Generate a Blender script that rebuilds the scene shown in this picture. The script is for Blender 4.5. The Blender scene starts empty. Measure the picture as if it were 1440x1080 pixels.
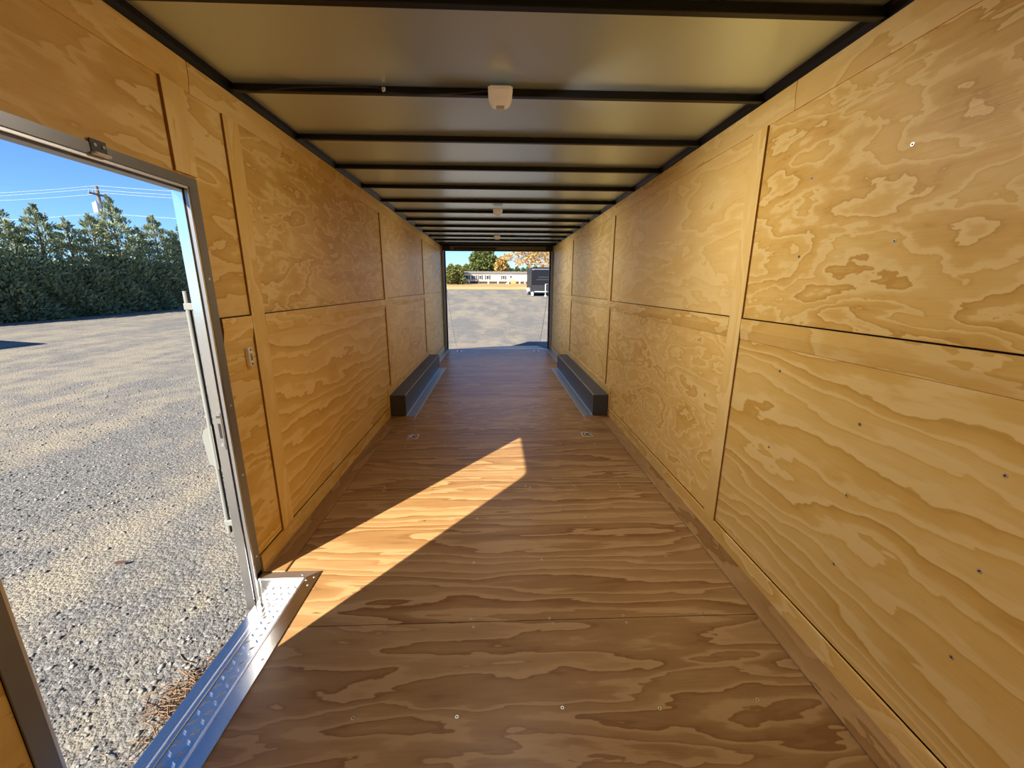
import bpy, bmesh, math, random
from mathutils import Vector, Matrix
import numpy as np

# ------------------------------------------------------------------ camera, sky, sun, exposure
scn = bpy.context.scene
COL = scn.collection
F_PX, PITCH, YAW, ROLL = 562.9, math.radians(13.766), math.radians(2.247), math.radians(0.214)
CAM = Vector((-0.035, 0.0, 1.4264))
cd = bpy.data.cameras.new('camera')
cam = bpy.data.objects.new('camera', cd)
COL.objects.link(cam)
cd.sensor_fit = 'HORIZONTAL'
cd.sensor_width = 36.0
cd.lens = F_PX / 1440.0 * 36.0
cd.clip_start = 0.02
cd.clip_end = 2000
fw = Vector((math.sin(YAW) * math.cos(PITCH), math.cos(YAW) * math.cos(PITCH), -math.sin(PITCH)))
r0 = Vector((math.cos(YAW), -math.sin(YAW), 0))
u0 = r0.cross(fw)
rr = r0 * math.cos(ROLL) + u0 * math.sin(ROLL)
uu = -r0 * math.sin(ROLL) + u0 * math.cos(ROLL)
cam.matrix_world = Matrix(((rr.x, uu.x, -fw.x, CAM.x), (rr.y, uu.y, -fw.y, CAM.y), (rr.z, uu.z, -fw.z, CAM.z), (0, 0, 0, 1)))
scn.camera = cam

SUN_DIR = Vector((1.5, 2.01, -1.80)).normalized()
sd = bpy.data.lights.new('sun', 'SUN')
sd.energy = 9.6
sd.color = (1.0, 0.90, 0.76)
sd.angle = math.radians(0.55)
sun = bpy.data.objects.new('sun', sd)
COL.objects.link(sun)
sun.rotation_euler = SUN_DIR.to_track_quat('-Z', 'Y').to_euler()

wd = bpy.data.worlds.new('sky')
scn.world = wd
wd.use_nodes = True
wn = wd.node_tree.nodes
bgn = wn['Background']
sky = wn.new('ShaderNodeTexSky')
sky.sky_type = 'NISHITA'
sky.sun_disc = False
sky.sun_elevation = math.asin(-SUN_DIR.z)
sky.sun_rotation = math.atan2(-SUN_DIR.x, -SUN_DIR.y)
sky.air_density = 0.8
sky.dust_density = 0.0
sky.ozone_density = 4.0
tint = wn.new('ShaderNodeMix')
tint.data_type = 'RGBA'
tint.blend_type = 'MULTIPLY'
tint.inputs[0].default_value = 1.0
tint.inputs[7].default_value = (0.68, 0.90, 1.17, 1)
wd.node_tree.links.new(sky.outputs[0], tint.inputs[6])
wd.node_tree.links.new(tint.outputs[2], bgn.inputs[0])
bgn.inputs[1].default_value = 0.125

scn.view_settings.view_transform = 'Standard'
scn.view_settings.look = 'None'
scn.view_settings.gamma = 1.0
scn.view_settings.use_curve_mapping = False
scn.view_settings.exposure = 0.6
scn.cycles.max_bounces = 16
scn.cycles.diffuse_bounces = 12
scn.cycles.glossy_bounces = 6
scn.cycles.use_denoising = True
scn.cycles.sample_clamp_indirect = 6.0
scn.cycles.caustics_reflective = False

random.seed(7)
rng = np.random.default_rng(11)

# ------------------------------------------------------------------ helpers
def tag(o, label=None, cat=None, group=None, kind=None):
    if label: o['label'] = label
    if cat: o['category'] = cat
    if group: o['group'] = group
    if kind: o['kind'] = kind
    return o

def empty(name, loc=(0, 0, 0), rz=0.0):
    o = bpy.data.objects.new(name, None)
    o.empty_display_size = 0.1
    COL.objects.link(o)
    o.location = loc
    o.rotation_euler = (0, 0, rz)
    return o

def copy_tree(o, parent=None):
    c = o.copy()
    COL.objects.link(c)
    c.parent = parent
    for ch in list(o.children):
        copy_tree(ch, c)
    return c

class MB:
    def __init__(self):
        self.bm = bmesh.new()
    def box(self, x0, x1, y0, y1, z0, z1, bevel=0.0, seg=2):
        g = bmesh.ops.create_cube(self.bm, size=1.0)
        for v in g['verts']:
            v.co = Vector(((x0 + x1) / 2 + v.co.x * (x1 - x0), (y0 + y1) / 2 + v.co.y * (y1 - y0), (z0 + z1) / 2 + v.co.z * (z1 - z0)))
        if bevel > 0:
            es = list({e for v in g['verts'] for e in v.link_edges})
            bmesh.ops.bevel(self.bm, geom=es, offset=bevel, segments=seg, affect='EDGES', profile=0.5)
        return self
    def prism(self, pts, axis, a0, a1):
        """polygon pts (2D) in the plane normal to axis, extruded a0..a1"""
        def P(p, a):
            if axis == 'z': return Vector((p[0], p[1], a))
            if axis == 'y': return Vector((p[0], a, p[1]))
            return Vector((a, p[0], p[1]))
        n = len(pts)
        v0 = [self.bm.verts.new(P(p, a0)) for p in pts]
        v1 = [self.bm.verts.new(P(p, a1)) for p in pts]
        fs = [self.bm.faces.new(v0), self.bm.faces.new(v1[::-1])]
        for i in range(n):
            fs.append(self.bm.faces.new((v0[(i + 1) % n], v0[i], v1[i], v1[(i + 1) % n])))
        bmesh.ops.recalc_face_normals(self.bm, faces=fs)
        return self
    def cyl(self, p0, p1, r0, r1=None, seg=16, caps=True):
        p0, p1 = Vector(p0), Vector(p1)
        r1 = r0 if r1 is None else r1
        d = p1 - p0
        q = d.to_track_quat('Z', 'Y').to_matrix().to_4x4()
        m = Matrix.Translation((p0 + p1) / 2) @ q
        bmesh.ops.create_cone(self.bm, cap_ends=caps, segments=seg, radius1=max(r0, 1e-5), radius2=max(r1, 1e-5), depth=d.length, matrix=m)
        return self
    def tube(self, pts, r, seg=8):
        pts = [Vector(p) for p in pts]
        rings = []
        for i, p in enumerate(pts):
            t = (pts[min(i + 1, len(pts) - 1)] - pts[max(i - 1, 0)]).normalized()
            ref = Vector((0, 0, 1)) if abs(t.z) < 0.9 else Vector((1, 0, 0))
            a = t.cross(ref).normalized(); b = t.cross(a)
            rings.append([self.bm.verts.new(p + (a * math.cos(k * 2 * math.pi / seg) + b * math.sin(k * 2 * math.pi / seg)) * r) for k in range(seg)])
        for i in range(len(rings) - 1):
            for k in range(seg):
                self.bm.faces.new((rings[i][k], rings[i][(k + 1) % seg], rings[i + 1][(k + 1) % seg], rings[i + 1][k]))
        self.bm.faces.new(rings[0][::-1]); self.bm.faces.new(rings[-1])
        return self
    def build(self, name, mat, parent=None, smooth=False, loc=None):
        me = bpy.data.meshes.new(name)
        bmesh.ops.recalc_face_normals(self.bm, faces=self.bm.faces[:])
        self.bm.to_mesh(me)
        self.bm.free()
        me.materials.append(mat)
        if smooth:
            for p in me.polygons: p.use_smooth = True
            try: me.set_sharp_from_angle(angle=math.radians(40))
            except Exception: pass
        o = bpy.data.objects.new(name, me)
        COL.objects.link(o)
        if parent is not None: o.parent = parent
        if loc is not None: o.location = loc
        return o

def mesh_np(name, V, Fc, mat, parent=None):
    me = bpy.data.meshes.new(name)
    V = np.asarray(V, np.float32); Fc = np.asarray(Fc, np.int32)
    k = Fc.shape[1]
    me.vertices.add(len(V)); me.vertices.foreach_set('co', V.ravel())
    me.loops.add(Fc.size); me.loops.foreach_set('vertex_index', Fc.ravel())
    me.polygons.add(len(Fc)); me.polygons.foreach_set('loop_start', np.arange(0, Fc.size, k, dtype=np.int32))
    me.update(calc_edges=True); me.validate()
    me.materials.append(mat)
    o = bpy.data.objects.new(name, me)
    COL.objects.link(o)
    if parent is not None: o.parent = parent
    return o

# ------------------------------------------------------------------ materials
class NT:
    def __init__(self, name):
        self.m = bpy.data.materials.new(name)
        self.m.use_nodes = True
        self.t = self.m.node_tree
        self.b = self.t.nodes['Principled BSDF']
    def n(self, kind, **kw):
        nd = self.t.nodes.new(kind)
        for k, v in kw.items():
            if k == 'inp':
                for a, b in v.items(): 
                    if hasattr(b, 'links') and not isinstance(b, (int, float)): self.t.links.new(b, nd.inputs[a])
                    else: nd.inputs[a].default_value = b
            else: setattr(nd, k, v)
        return nd
    def math(self, op, a, b=0.0, c=0.0):
        return self.n('ShaderNodeMath', operation=op, inp={0: a, 1: b, 2: c}).outputs[0]
    def mix(self, fac, a, b, blend='MIX'):
        nd = self.t.nodes.new('ShaderNodeMix'); nd.data_type = 'RGBA'; nd.blend_type = blend
        for idx, v in ((0, fac), (6, a), (7, b)):
            if hasattr(v, 'links'): self.t.links.new(v, nd.inputs[idx])
            elif isinstance(v, (int, float)): nd.inputs[idx].default_value = v
            else: nd.inputs[idx].default_value = (*v, 1)
        return nd.outputs[2]
    def ramp(self, fac, stops, interp='LINEAR'):
        nd = self.t.nodes.new('ShaderNodeValToRGB')
        cr = nd.color_ramp; cr.interpolation = interp
        while len(cr.elements) < len(stops): cr.elements.new(0.5)
        for e, (p, c) in zip(cr.elements, stops):
            e.position = p
            e.color = (c, c, c, 1) if isinstance(c, (int, float)) else (*c, 1)
        self.t.links.new(fac, nd.inputs[0])
        return nd.outputs[0]
    def mapping(self, vec, scale=(1, 1, 1), loc=(0, 0, 0), rot=(0, 0, 0)):
        return self.n('ShaderNodeMapping', inp={'Vector': vec, 'Scale': scale, 'Location': loc, 'Rotation': rot}).outputs[0]
    def noise(self, vec, scale, detail=2.0, rough=0.5, dist=0.0, w=None):
        nd = self.n('ShaderNodeTexNoise', noise_dimensions='4D' if w is not None else '3D', inp={'Vector': vec, 'Scale': scale, 'Detail': detail, 'Roughness': rough, 'Distortion': dist})
        if w is not None:
            if hasattr(w, 'links'): self.t.links.new(w, nd.inputs['W'])
            else: nd.inputs['W'].default_value = w
        return nd.outputs[0]
    def out(self, col=None, rough=None, metal=0.0, spec=None, normal=None):
        for nm, v in (('Base Color', col), ('Roughness', rough), ('Metallic', metal), ('Specular IOR Level', spec), ('Normal', normal)):
            if v is None: continue
            if hasattr(v, 'links'): self.t.links.new(v, self.b.inputs[nm])
            elif isinstance(v, (int, float)): self.b.inputs[nm].default_value = v
            else: self.b.inputs[nm].default_value = (*v, 1)
        return self.m
    def bump(self, h, strength=0.3, dist=0.01):
        return self.n('ShaderNodeBump', inp={'Height': h, 'Strength': strength, 'Distance': dist}).outputs[0]

def plain(name, col, rough=0.5, metal=0.0, spec=0.5):
    return NT(name).out(col, rough, metal, spec)

def plywood(name, grain, light, mid, dark, freq=9.0, su=0.5, sv=2.2, lin=0.0, rough=0.5, spec=0.35, contrast=1.0, seed=0.0, tint=0.07, wob=0.9):
    """rotary-cut pine veneer: contour bands of a stretched noise field. grain = world axis the grain follows"""
    t = NT(name)
    tc = t.n('ShaderNodeTexCoord').outputs['Object']
    rnd = t.n('ShaderNodeObjectInfo').outputs['Random']
    w = t.math('MULTIPLY_ADD', rnd, 37.0, seed)
    sep = t.n('ShaderNodeSeparateXYZ', inp={0: tc})
    ax = {'x': 0, 'y': 1, 'z': 2}
    g = ax[grain]
    sc = [sv, sv, sv]; sc[g] = su
    p = t.mapping(tc, scale=tuple(sc))
    f1 = t.noise(p, 1.0, 4.0, 0.48, 0.4, w)
    sc2 = [sv * 4.5, sv * 4.5, sv * 4.5]; sc2[g] = su * 7
    f2 = t.noise(t.mapping(tc, scale=tuple(sc2)), 1.0, 3.0, 0.6, 0.3, w)
    field = t.math('ADD', t.math('MULTIPLY', f1, freq), t.math('MULTIPLY', f2, wob))
    if lin:
        others = [i for i in range(3) if i != g]
        lv = t.math('ADD', sep.outputs[others[0]], sep.outputs[others[1]])
        field = t.math('ADD', field, t.math('MULTIPLY', lv, lin))
    band = t.math('FRACT', field)
    # soft rise from pale early wood to dark late wood, then a sharp edge
    b = t.ramp(band, [(0.0, 0.0), (0.20, 0.08), (0.36, 0.50), (0.80, 0.72), (0.93, 1.0), (0.97, 0.9), (1.0, 0.0)])
    # whole broad rings differ in depth of colour
    cell = t.math('FLOOR', field)
    wn_ = t.n('ShaderNodeTexWhiteNoise', noise_dimensions='1D', inp={'W': t.math('ADD', cell, w)}).outputs[0]
    b = t.math('MULTIPLY', b, t.math('MULTIPLY_ADD', wn_, 0.65, 0.5))
    b = t.math('MULTIPLY', b, contrast)
    # grain streaks
    sc3 = [240, 240, 240]; sc3[g] = 5
    st = t.noise(t.mapping(tc, scale=tuple(sc3)), 1.0, 2.0, 0.6, 0.0)
    # pale/orange patches across a sheet
    pt = t.noise(t.mapping(tc, scale=tuple(0.6 if i == g else 1.6 for i in range(3))), 1.2, 3.0, 0.55, 0.4, w)
    fac = t.math('ADD', b, t.math('MULTIPLY', t.math('SUBTRACT', pt, 0.5), 0.9))
    fac = t.math('ADD', fac, t.math('MULTIPLY', t.math('SUBTRACT', st, 0.5), 0.35))
    col = t.ramp(fac, [(0.0, light), (0.45, mid), (1.0, dark)])
    # small dark pin knots and resin flecks
    sck = [5.0, 5.0, 5.0]; sck[g] = 2.6
    vo = t.n('ShaderNodeTexVoronoi', feature='F1', voronoi_dimensions='4D', inp={'Vector': t.mapping(tc, scale=tuple(sck)), 'W': w, 'Scale': 1.0})
    kn = t.ramp(vo.outputs['Distance'], [(0.0, 1.0), (0.022, 0.85), (0.045, 0.0)])
    keep = t.math('GREATER_THAN', t.n('ShaderNodeSeparateColor', inp={0: vo.outputs['Color']}).outputs[0], 0.62)
    col = t.mix(t.math('MULTIPLY', t.math('MULTIPLY', kn, keep), 0.8), col, (0.10, 0.05, 0.02))
    # each board has its own tint
    hsv = t.n('ShaderNodeHueSaturation', inp={'Color': col, 'Value': t.math('MULTIPLY_ADD', rnd, tint * 2, 1.0 - tint), 'Saturation': 1.0, 'Hue': 0.5})
    rg = t.math('MULTIPLY_ADD', st, 0.2, rough - 0.1)
    return t.out(hsv.outputs[0], rg, 0.0, spec, t.bump(st, 0.08, 0.002))

PL, PM, PD = (0.86, 0.62, 0.24), (0.76, 0.485, 0.13), (0.60, 0.335, 0.065)
ply_y = plywood('plywood_grain_along_wall', 'y', PL, PM, PD, freq=9.0, su=1.1, sv=4.2, contrast=0.8)
ply_swirl = plywood('plywood_swirled_grain', 'y', PL, PM, PD, freq=12.0, su=1.6, sv=4.6, contrast=0.95, wob=1.1)
ply_straight = plywood('plywood_straight_grain', 'y', PL, PM, PD, freq=6.5, su=0.8, sv=3.2, lin=11.0, contrast=0.9)
ply_z = plywood('plywood_upright_strip', 'z', PL, PM, PD, freq=5.0, su=1.2, sv=5.0, contrast=0.6)
ply_strip = plywood('plywood_long_strip', 'y', PL, PM, PD, freq=8.0, su=1.2, sv=4.5, contrast=0.7)
FL, FM, FD = (0.42, 0.265, 0.12), (0.315, 0.18, 0.07), (0.205, 0.098, 0.032)
ply_floor = plywood('plywood_floor', 'x', FL, FM, FD, freq=8.0, su=0.55, sv=4.4, lin=11.0, rough=0.40, spec=0.3, contrast=0.95)
ply_floor_swirl = plywood('plywood_floor_swirled', 'x', FL, FM, FD, freq=11.0, su=0.8, sv=4.0, lin=3.0, rough=0.40, spec=0.3, contrast=0.9, tint=0.05)
ply_floor_strip = plywood('plywood_floor_edge', 'y', FL, FM, FD, freq=6.0, su=1.2, sv=5.0, rough=0.42, contrast=0.6)

edge_mat = NT('plywood_edge').out((0.30, 0.155, 0.055), 0.7, 0.0, 0.2)

def metal(name, col, rough, noise=0.0, nscale=(3, 60, 3)):
    t = NT(name)
    if noise:
        tc = t.n('ShaderNodeTexCoord').outputs['Object']
        nz = t.noise(t.mapping(tc, scale=nscale), 1.0, 3.0, 0.6)
        return t.out(col, t.math('MULTIPLY_ADD', nz, noise, rough - noise * 0.5), 1.0, None, t.bump(nz, 0.03, 0.003))
    return t.out(col, rough, 1.0)

alu = metal('mill_aluminium', (0.82, 0.82, 0.82), 0.42, 0.12, (40, 2, 40))
alu_bright = metal('polished_aluminium', (0.80, 0.80, 0.80), 0.16, 0.10, (30, 2, 30))
alu_tread = metal('tread_aluminium', (0.55, 0.55, 0.54), 0.24, 0.14, (30, 2, 30))
alu_frame_shade = NT('aluminium_frame_shaded').out((0.27, 0.265, 0.26), 0.36, 0.55, 0.4)  # mill aluminium with the shade of the unlit interior in its colour
galv = metal('galvanised_steel', (0.62, 0.65, 0.68), 0.38, 0.15, (8, 8, 8))
zinc = metal('zinc_screw', (0.80, 0.79, 0.74), 0.35)
chrome = metal('plated_steel', (0.8, 0.8, 0.8), 0.2)
rust = plain('dull_hole', (0.04, 0.03, 0.025), 0.8)
black_steel = NT('black_painted_steel').out((0.006, 0.006, 0.007), 0.38, 0.0, 0.28)
box_black = NT('textured_black_coating')
_n = box_black.noise(box_black.n('ShaderNodeTexCoord').outputs['Object'], 160.0, 2.0)
box_black = box_black.out((0.060, 0.064, 0.070), 0.5, 0.0, 0.5, box_black.bump(_n, 0.08, 0.002))
frame_grey = NT('grey_painted_frame').out((0.34, 0.35, 0.38), 0.45)
dark_frame = NT('black_frame').out((0.02, 0.02, 0.024), 0.5)
white_plastic = NT('ivory_plastic').out((0.80, 0.74, 0.62), 0.38)
glow_plastic = NT('glowing_ivory_housing')
glow_plastic.b.inputs['Emission Color'].default_value = (1.0, 0.86, 0.66, 1)
glow_plastic.b.inputs['Emission Strength'].default_value = 0.07  # faint glow added to make the housing look brighter
glow_plastic = glow_plastic.out((0.80, 0.74, 0.62), 0.38)
lens_plastic = NT('frosted_lens').out((0.62, 0.58, 0.52), 0.25)
hole = plain('dark_slot', (0.015, 0.015, 0.015), 0.7)
skin_black = NT('black_outer_skin').out((0.010, 0.010, 0.013), 0.4, 0.0, 0.2)
cable_black = plain('black_cable', (0.015, 0.015, 0.016), 0.5)
cable_steel = plain('ramp_wire', (0.30, 0.30, 0.30), 0.5)

t = NT('satin_white_roof_sheet')
tc = t.n('ShaderNodeTexCoord').outputs['Object']
nz = t.noise(t.mapping(tc, scale=(0.9, 1.8, 1)), 1.0, 1.0)
nf = t.noise(tc, 300.0, 1.0)
ceil_mat = t.out((0.66, 0.77, 0.80), 0.28, 0.72, 0.5, t.bump(nz, 0.10, 0.05))

# ------------------------------------------------------------------ trailer shell
HW = 1.235           # panel face
ST = 1.224           # face of the cover strips
OUT = 1.285          # outer skin
Y0, Y1 = -1.25, 9.17
DY0, DY1, DZ = 0.862, 1.747, 1.80   # clear side-door opening
ZC = 2.30            # roof sheet

# floor: plywood sheets with a notch for the step well
floor = MB().box(-OUT, OUT, Y0, DY0 - 0.03, -0.12, -0.02)
floor.box(-0.998, OUT, DY0 - 0.03, DY1 + 0.02, -0.12, -0.02)
floor.box(-OUT, OUT, DY1 + 0.02, 9.25, -0.12, -0.02)
floor = floor.build('floor', black_steel)
tag(floor, 'plywood trailer floor with a slanting patch of sunlight', 'floor', kind='structure')
ws = [-1.5, 0.25, 1.456, 2.651, 3.87, 5.08, 6.30, 7.51, 8.72, 9.22]
for i in range(len(ws) - 1):
    a, b = ws[i] + 0.002, ws[i + 1] - 0.002
    a = max(a, Y0)
    L, R = -1.234, 1.234
    n0, n1 = DY0 - 0.01, DY1 + 0.012
    if a < n0 and b > n0:
        pts = [(L, a), (R, a), (R, b), (-0.998, b), (-0.998, n0), (L, n0)]
    elif a < n1 and b > n1:
        pts = [(-0.998, a), (R, a), (R, b), (L, b), (L, n1), (-0.998, n1)]
    else:
        pts = [(L, a), (R, a), (R, b), (L, b)]
    MB().prism(pts, 'z', -0.018, 0.0).build('floor_sheet', ply_floor_swirl if i in (0, 1, 4) else ply_floor, floor)

def screw_mesh(axis):
    m = MB()
    if axis == 'z':
        m.cyl((0, 0, -0.004), (0, 0, 0.0012), 0.0075, 0.006, 14)
    else:
        s = -1 if axis == '+x' else 1
        m.cyl((-s * 0.004, 0, 0), (s * 0.0012, 0, 0), 0.0075, 0.006, 14)
    return m
scr = screw_mesh('z').build('screw', zinc, floor)
hl = MB().cyl((0, 0, 0.0008), (0, 0, 0.0016), 0.0028, seg=8).build('screw_socket', hole, scr)
first = True
for y in (0.70, 1.07, 1.44, 1.475, 1.85, 2.25, 2.635, 2.67, 3.46, 3.86, 4.75, 5.2):
    for x in (-0.86, -0.51, -0.16, 0.19, 0.54, 0.88):
        if y < 0.95 and x < -0.4: continue
        if x < -0.8 and 0.8 < y < 1.9: continue
        c = scr if first else copy_tree(scr, floor)
        first = False
        c.location = (x + random.uniform(-.02, .02), y + random.uniform(-.012, .012), 0.0)

def strips_floor(side, y0, y1, mat, nm):
    s = side
    MB().box(min(s * 1.120, s * 1.230), max(s * 1.120, s * 1.230), y0, y1, 0.0, 0.009, 0.0015, 1).build(nm, mat, floor)
strips_floor(1, -0.9, 4.16, ply_floor_strip, 'edge_strip')
strips_floor(-1, 1.80, 4.16, ply_floor_strip, 'edge_strip')
strips_floor(-1, Y0, 0.80, ply_floor_strip, 'edge_strip')
strips_floor(1, 7.12, 9.2, galv, 'metal_edge_strip')
strips_floor(-1, 7.12, 9.2, galv, 'metal_edge_strip')

# backing walls (studs and outer skin), with a real opening for the side door
wl = MB().box(-OUT, -1.242, Y0, DY0, -0.16, 2.42).box(-OUT, -1.242, DY1, Y1, -0.16, 2.42).box(-OUT, -1.242, DY0, DY1, DZ, 2.42).build('wall_left', skin_black)
tag(wl, 'plywood lined side wall with the open doorway and light switch', 'wall', kind='structure')
wr = MB().box(1.242, OUT, Y0, Y1, -0.16, 2.42).build('wall_right', skin_black)
tag(wr, 'plywood lined side wall without a doorway, grain swirling on its near panel', 'wall', kind='structure')
wf = MB().box(-OUT, OUT, Y0 - 0.05, Y0, -0.16, 2.42).build('wall_front', ply_y)
tag(wf, 'closed plywood nose wall behind the camera', 'wall', kind='structure')

def panel(side, y0, y1, z0, z1, mat, parent, t0=1.242, t1=HW, nm='plywood_panel', bev=0.0015):
    a, b = side * t0, side * t1
    return MB().box(min(a, b), max(a, b), y0, y1, z0, z1, bev, 1).build(nm, mat, parent)
def strip(side, y0, y1, z0, z1, mat, parent, nm):
    if nm in ('rail_strip', 'top_strip'):   # shaped thinner below to keep lamp shadow off the lower edge
        m = MB()
        pts = [(side * (HW - 0.001), z0), (side * (HW - (0.0045 if nm == 'top_strip' else 0.0025)), z0), (side * ST, z0 + 0.05), (side * ST, z1), (side * (HW - 0.001), z1)]
        o = m.prism(pts, 'y', y0, y1).build(nm, mat, parent)
    else:
        o = panel(side, y0, y1, z0, z1, mat, parent, HW - 0.001, ST, nm, 0.0)
    if nm in ('batten', 'rail_strip'):
        o.data.materials.append(edge_mat)
        for p in o.data.polygons:
            if abs(p.normal.x) < 0.5 and p.normal.z > -0.5: p.material_index = 1
    return o

# left wall lining
panel(-1, Y0, 0.815, 0.103, 2.20, ply_y, wl)
panel(-1, 0.815, 1.794, 1.833, 2.20, ply_y, wl)
panel(-1, 1.794, 2.07, 1.2865, 2.20, ply_y, wl)
panel(-1, 1.794, 2.07, 0.103, 1.22, ply_y, wl)
LB = [(2.02, 2.13), (4.43, 4.54), (6.85, 6.96)]
ends = [2.07, 4.48, 6.90, Y1]
for i in range(3):
    panel(-1, ends[i], ends[i + 1], (1.2855, 1.2935, 1.292)[i], 2.20, ply_y if i else ply_swirl, wl)
    panel(-1, ends[i], ends[i + 1], 0.103, (1.23, 1.23, 1.288)[i], ply_straight if i == 0 else ply_y, wl)
for a, b in LB: strip(-1, a, b, 0.10 if a < 4 else 0.327, 2.152, ply_z, wl, 'batten')
strip(-1, 1.686, 1.80, 1.842, 2.152, ply_z, wl, 'batten')
strip(-1, 1.80, 2.018, 1.178, 1.282, ply_strip, wl, 'rail_strip')
strip(-1, 2.132, 4.428, 1.176, 1.282, ply_strip, wl, 'rail_strip')
strip(-1, 4.542, 6.848, 1.185, 1.290, ply_strip, wl, 'rail_strip')
strip(-1, Y0, 1.836, 2.152, 2.262, ply_strip, wl, 'top_strip')
strip(-1, 1.84, 6.70, 2.152, 2.262, ply_strip, wl, 'top_strip')
strip(-1, 6.704, Y1, 2.152, 2.262, ply_strip, wl, 'top_strip')
strip(-1, 1.80, 4.299, 0.0, 0.098, ply_strip, wl, 'kick_strip')
strip(-1, Y0, 0.80, 0.009, 0.098, ply_strip, wl, 'kick_strip')
panel(-1, 4.30, 7.14, 0.0, 0.325, ply_strip, wl, HW - 0.001, ST, 'wheel_box_backing', 0.001)
strip(-1, 7.145, Y1, 0.009, 0.098, ply_strip, wl, 'kick_strip')
# right wall lining
panel(1, Y0, 2.085, 1.2702, 2.20, ply_swirl, wr)
panel(1, Y0, 2.085, 0.103, 1.22, ply_straight, wr)
rends = [2.085, 4.525, 6.90, Y1]
for i in range(3):
    panel(1, rends[i], rends[i + 1], (1.272, 1.2787, 1.279)[i], 2.20, ply_y, wr)
    panel(1, rends[i], rends[i + 1], 0.103, (1.219, 1.219, 1.275)[i], ply_swirl if i == 0 else ply_y, wr)
for a, b in [(2.035, 2.142), (4.475, 4.58), (6.85, 6.955), (-0.38, -0.27)]: strip(1, a, b, 0.10 if a < 4 else 0.327, 2.152, ply_z, wr, 'batten')
strip(1, -0.265, 2.032, 1.163, 1.266, ply_strip, wr, 'rail_strip')
strip(1, 2.145, 4.472, 1.163, 1.268, ply_strip, wr, 'rail_strip')
strip(1, 4.583, 6.848, 1.170, 1.275, ply_strip, wr, 'rail_strip')
strip(1, Y0, 1.870, 2.152, 2.262, ply_strip, wr, 'top_strip')
strip(1, 1.873, 4.55, 2.152, 2.262, ply_strip, wr, 'top_strip')
strip(1, 4.553, Y1, 2.152, 2.262, ply_strip, wr, 'top_strip')
strip(1, Y0, 2.716, 0.009, 0.098, ply_strip, wr, 'kick_strip')
strip(1, 2.719, 4.269, 0.0, 0.098, ply_strip, wr, 'kick_strip')
panel(1, 4.27, 7.14, 0.0, 0.325, ply_strip, wr, HW - 0.001, ST, 'wheel_box_backing', 0.001)
strip(1, 7.145, Y1, 0.009, 0.098, ply_strip, wr, 'kick_strip')

ws_ = screw_mesh('+x').build('screw', zinc, wr)
hw_ = MB().cyl((-0.0020, 0, 0), (-0.0008, 0, 0), 0.0026, seg=8).build('screw_socket', hole, ws_)
for i, (y, z) in enumerate([(0.87, 0.97), (0.86, 0.70), (1.27, 0.69), (0.86, 0.42), (1.26, 0.41), (1.28, 0.96), (1.71, 1.06), (1.31, 1.85), (1.71, 1.85), (1.30, 1.57), (1.71, 1.55), (1.70, 0.70), (2.90, 0.8), (2.90, 1.7), (3.6, 0.7), (3.6, 1.8)]):
    c = ws_ if i == 0 else copy_tree(ws_, wr)
    c.location = (HW, y, z)
wsl = MB().cyl((-0.003, 0, 0), (0.0012, 0, 0), 0.0075, 0.006, 14).build('screw', zinc, wl)
for i, (y, z) in enumerate([(2.55, 1.7), (2.9, 0.9), (3.3, 1.85), (3.5, 0.55), (3.9, 1.6), (2.6, 0.6)]):
    c = wsl if i == 0 else copy_tree(wsl, wl)
    c.location = (-HW, y, z)

# roof sheet with black corner coves
ceiling = MB().box(-OUT, OUT, Y0 - 0.05, 9.35, ZC, ZC + 0.02).build('ceiling', ceil_mat)
tag(ceiling, 'satin grey roof sheet above the black roof bows', 'ceiling', kind='structure')
roof_skin = MB().box(-OUT - 0.005, OUT + 0.005, Y0 - 0.06, 9.36, ZC + 0.02, ZC + 0.13).build('outer_roof', skin_black, ceiling)
for s in (-1, 1):
    pts = [(s * 1.242, 2.255), (s * 1.228, 2.255), (s * 1.227, 2.272), (s * 1.218, 2.288), (s * 1.203, 2.2995), (s * 1.242, 2.2995)]
    MB().prism(pts, 'y', Y0, Y1).build('corner_cove', black_steel, ceiling)

# roof bows
BEAM = [0.26, 0.87] + [1.483 + 0.6085 * k for k in range(13)]
ORD = ['', 'first', 'second', 'third', 'fourth', 'fifth', 'sixth', 'seventh', 'eighth', 'ninth', 'tenth', 'eleventh', 'twelfth', 'thirteenth', 'fourteenth', 'fifteenth']
bow = MB().box(-1.226, 1.226, 0.0, 0.030, -0.030, 0.0, 0.003, 2)
bow = bow.build('bow_tube', black_steel)
flange = MB().box(-1.226, 1.226, 0.030, 0.052, -0.0035, 0.0).build('bow_flange', black_steel)
bo = None
vis = 0
for k, y in enumerate(BEAM):
    if y < 1.2: continue
    vis += 1
    e = empty('roof_bow', (0, y, ZC))
    e.rotation_euler = (0, 0.0018, -0.004)
    if vis == 1:
        bow.parent = e; flange.parent = e
    else:
        for src in (bow, flange):
            c = src.copy(); COL.objects.link(c); c.parent = e
    where = {1: 'nearest the camera at the top edge of the view', 2: 'holding the nearest dome light and a loose cable', 7: 'holding the middle dome light', 11: 'holding the farthest dome light', 13: 'farthest one, just before the rear door'}.get(vis, ORD[vis] + ' from the camera')
    tag(e, 'black steel roof bow ' + where, 'roof bow', 'black roof bows across the ceiling')

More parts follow.
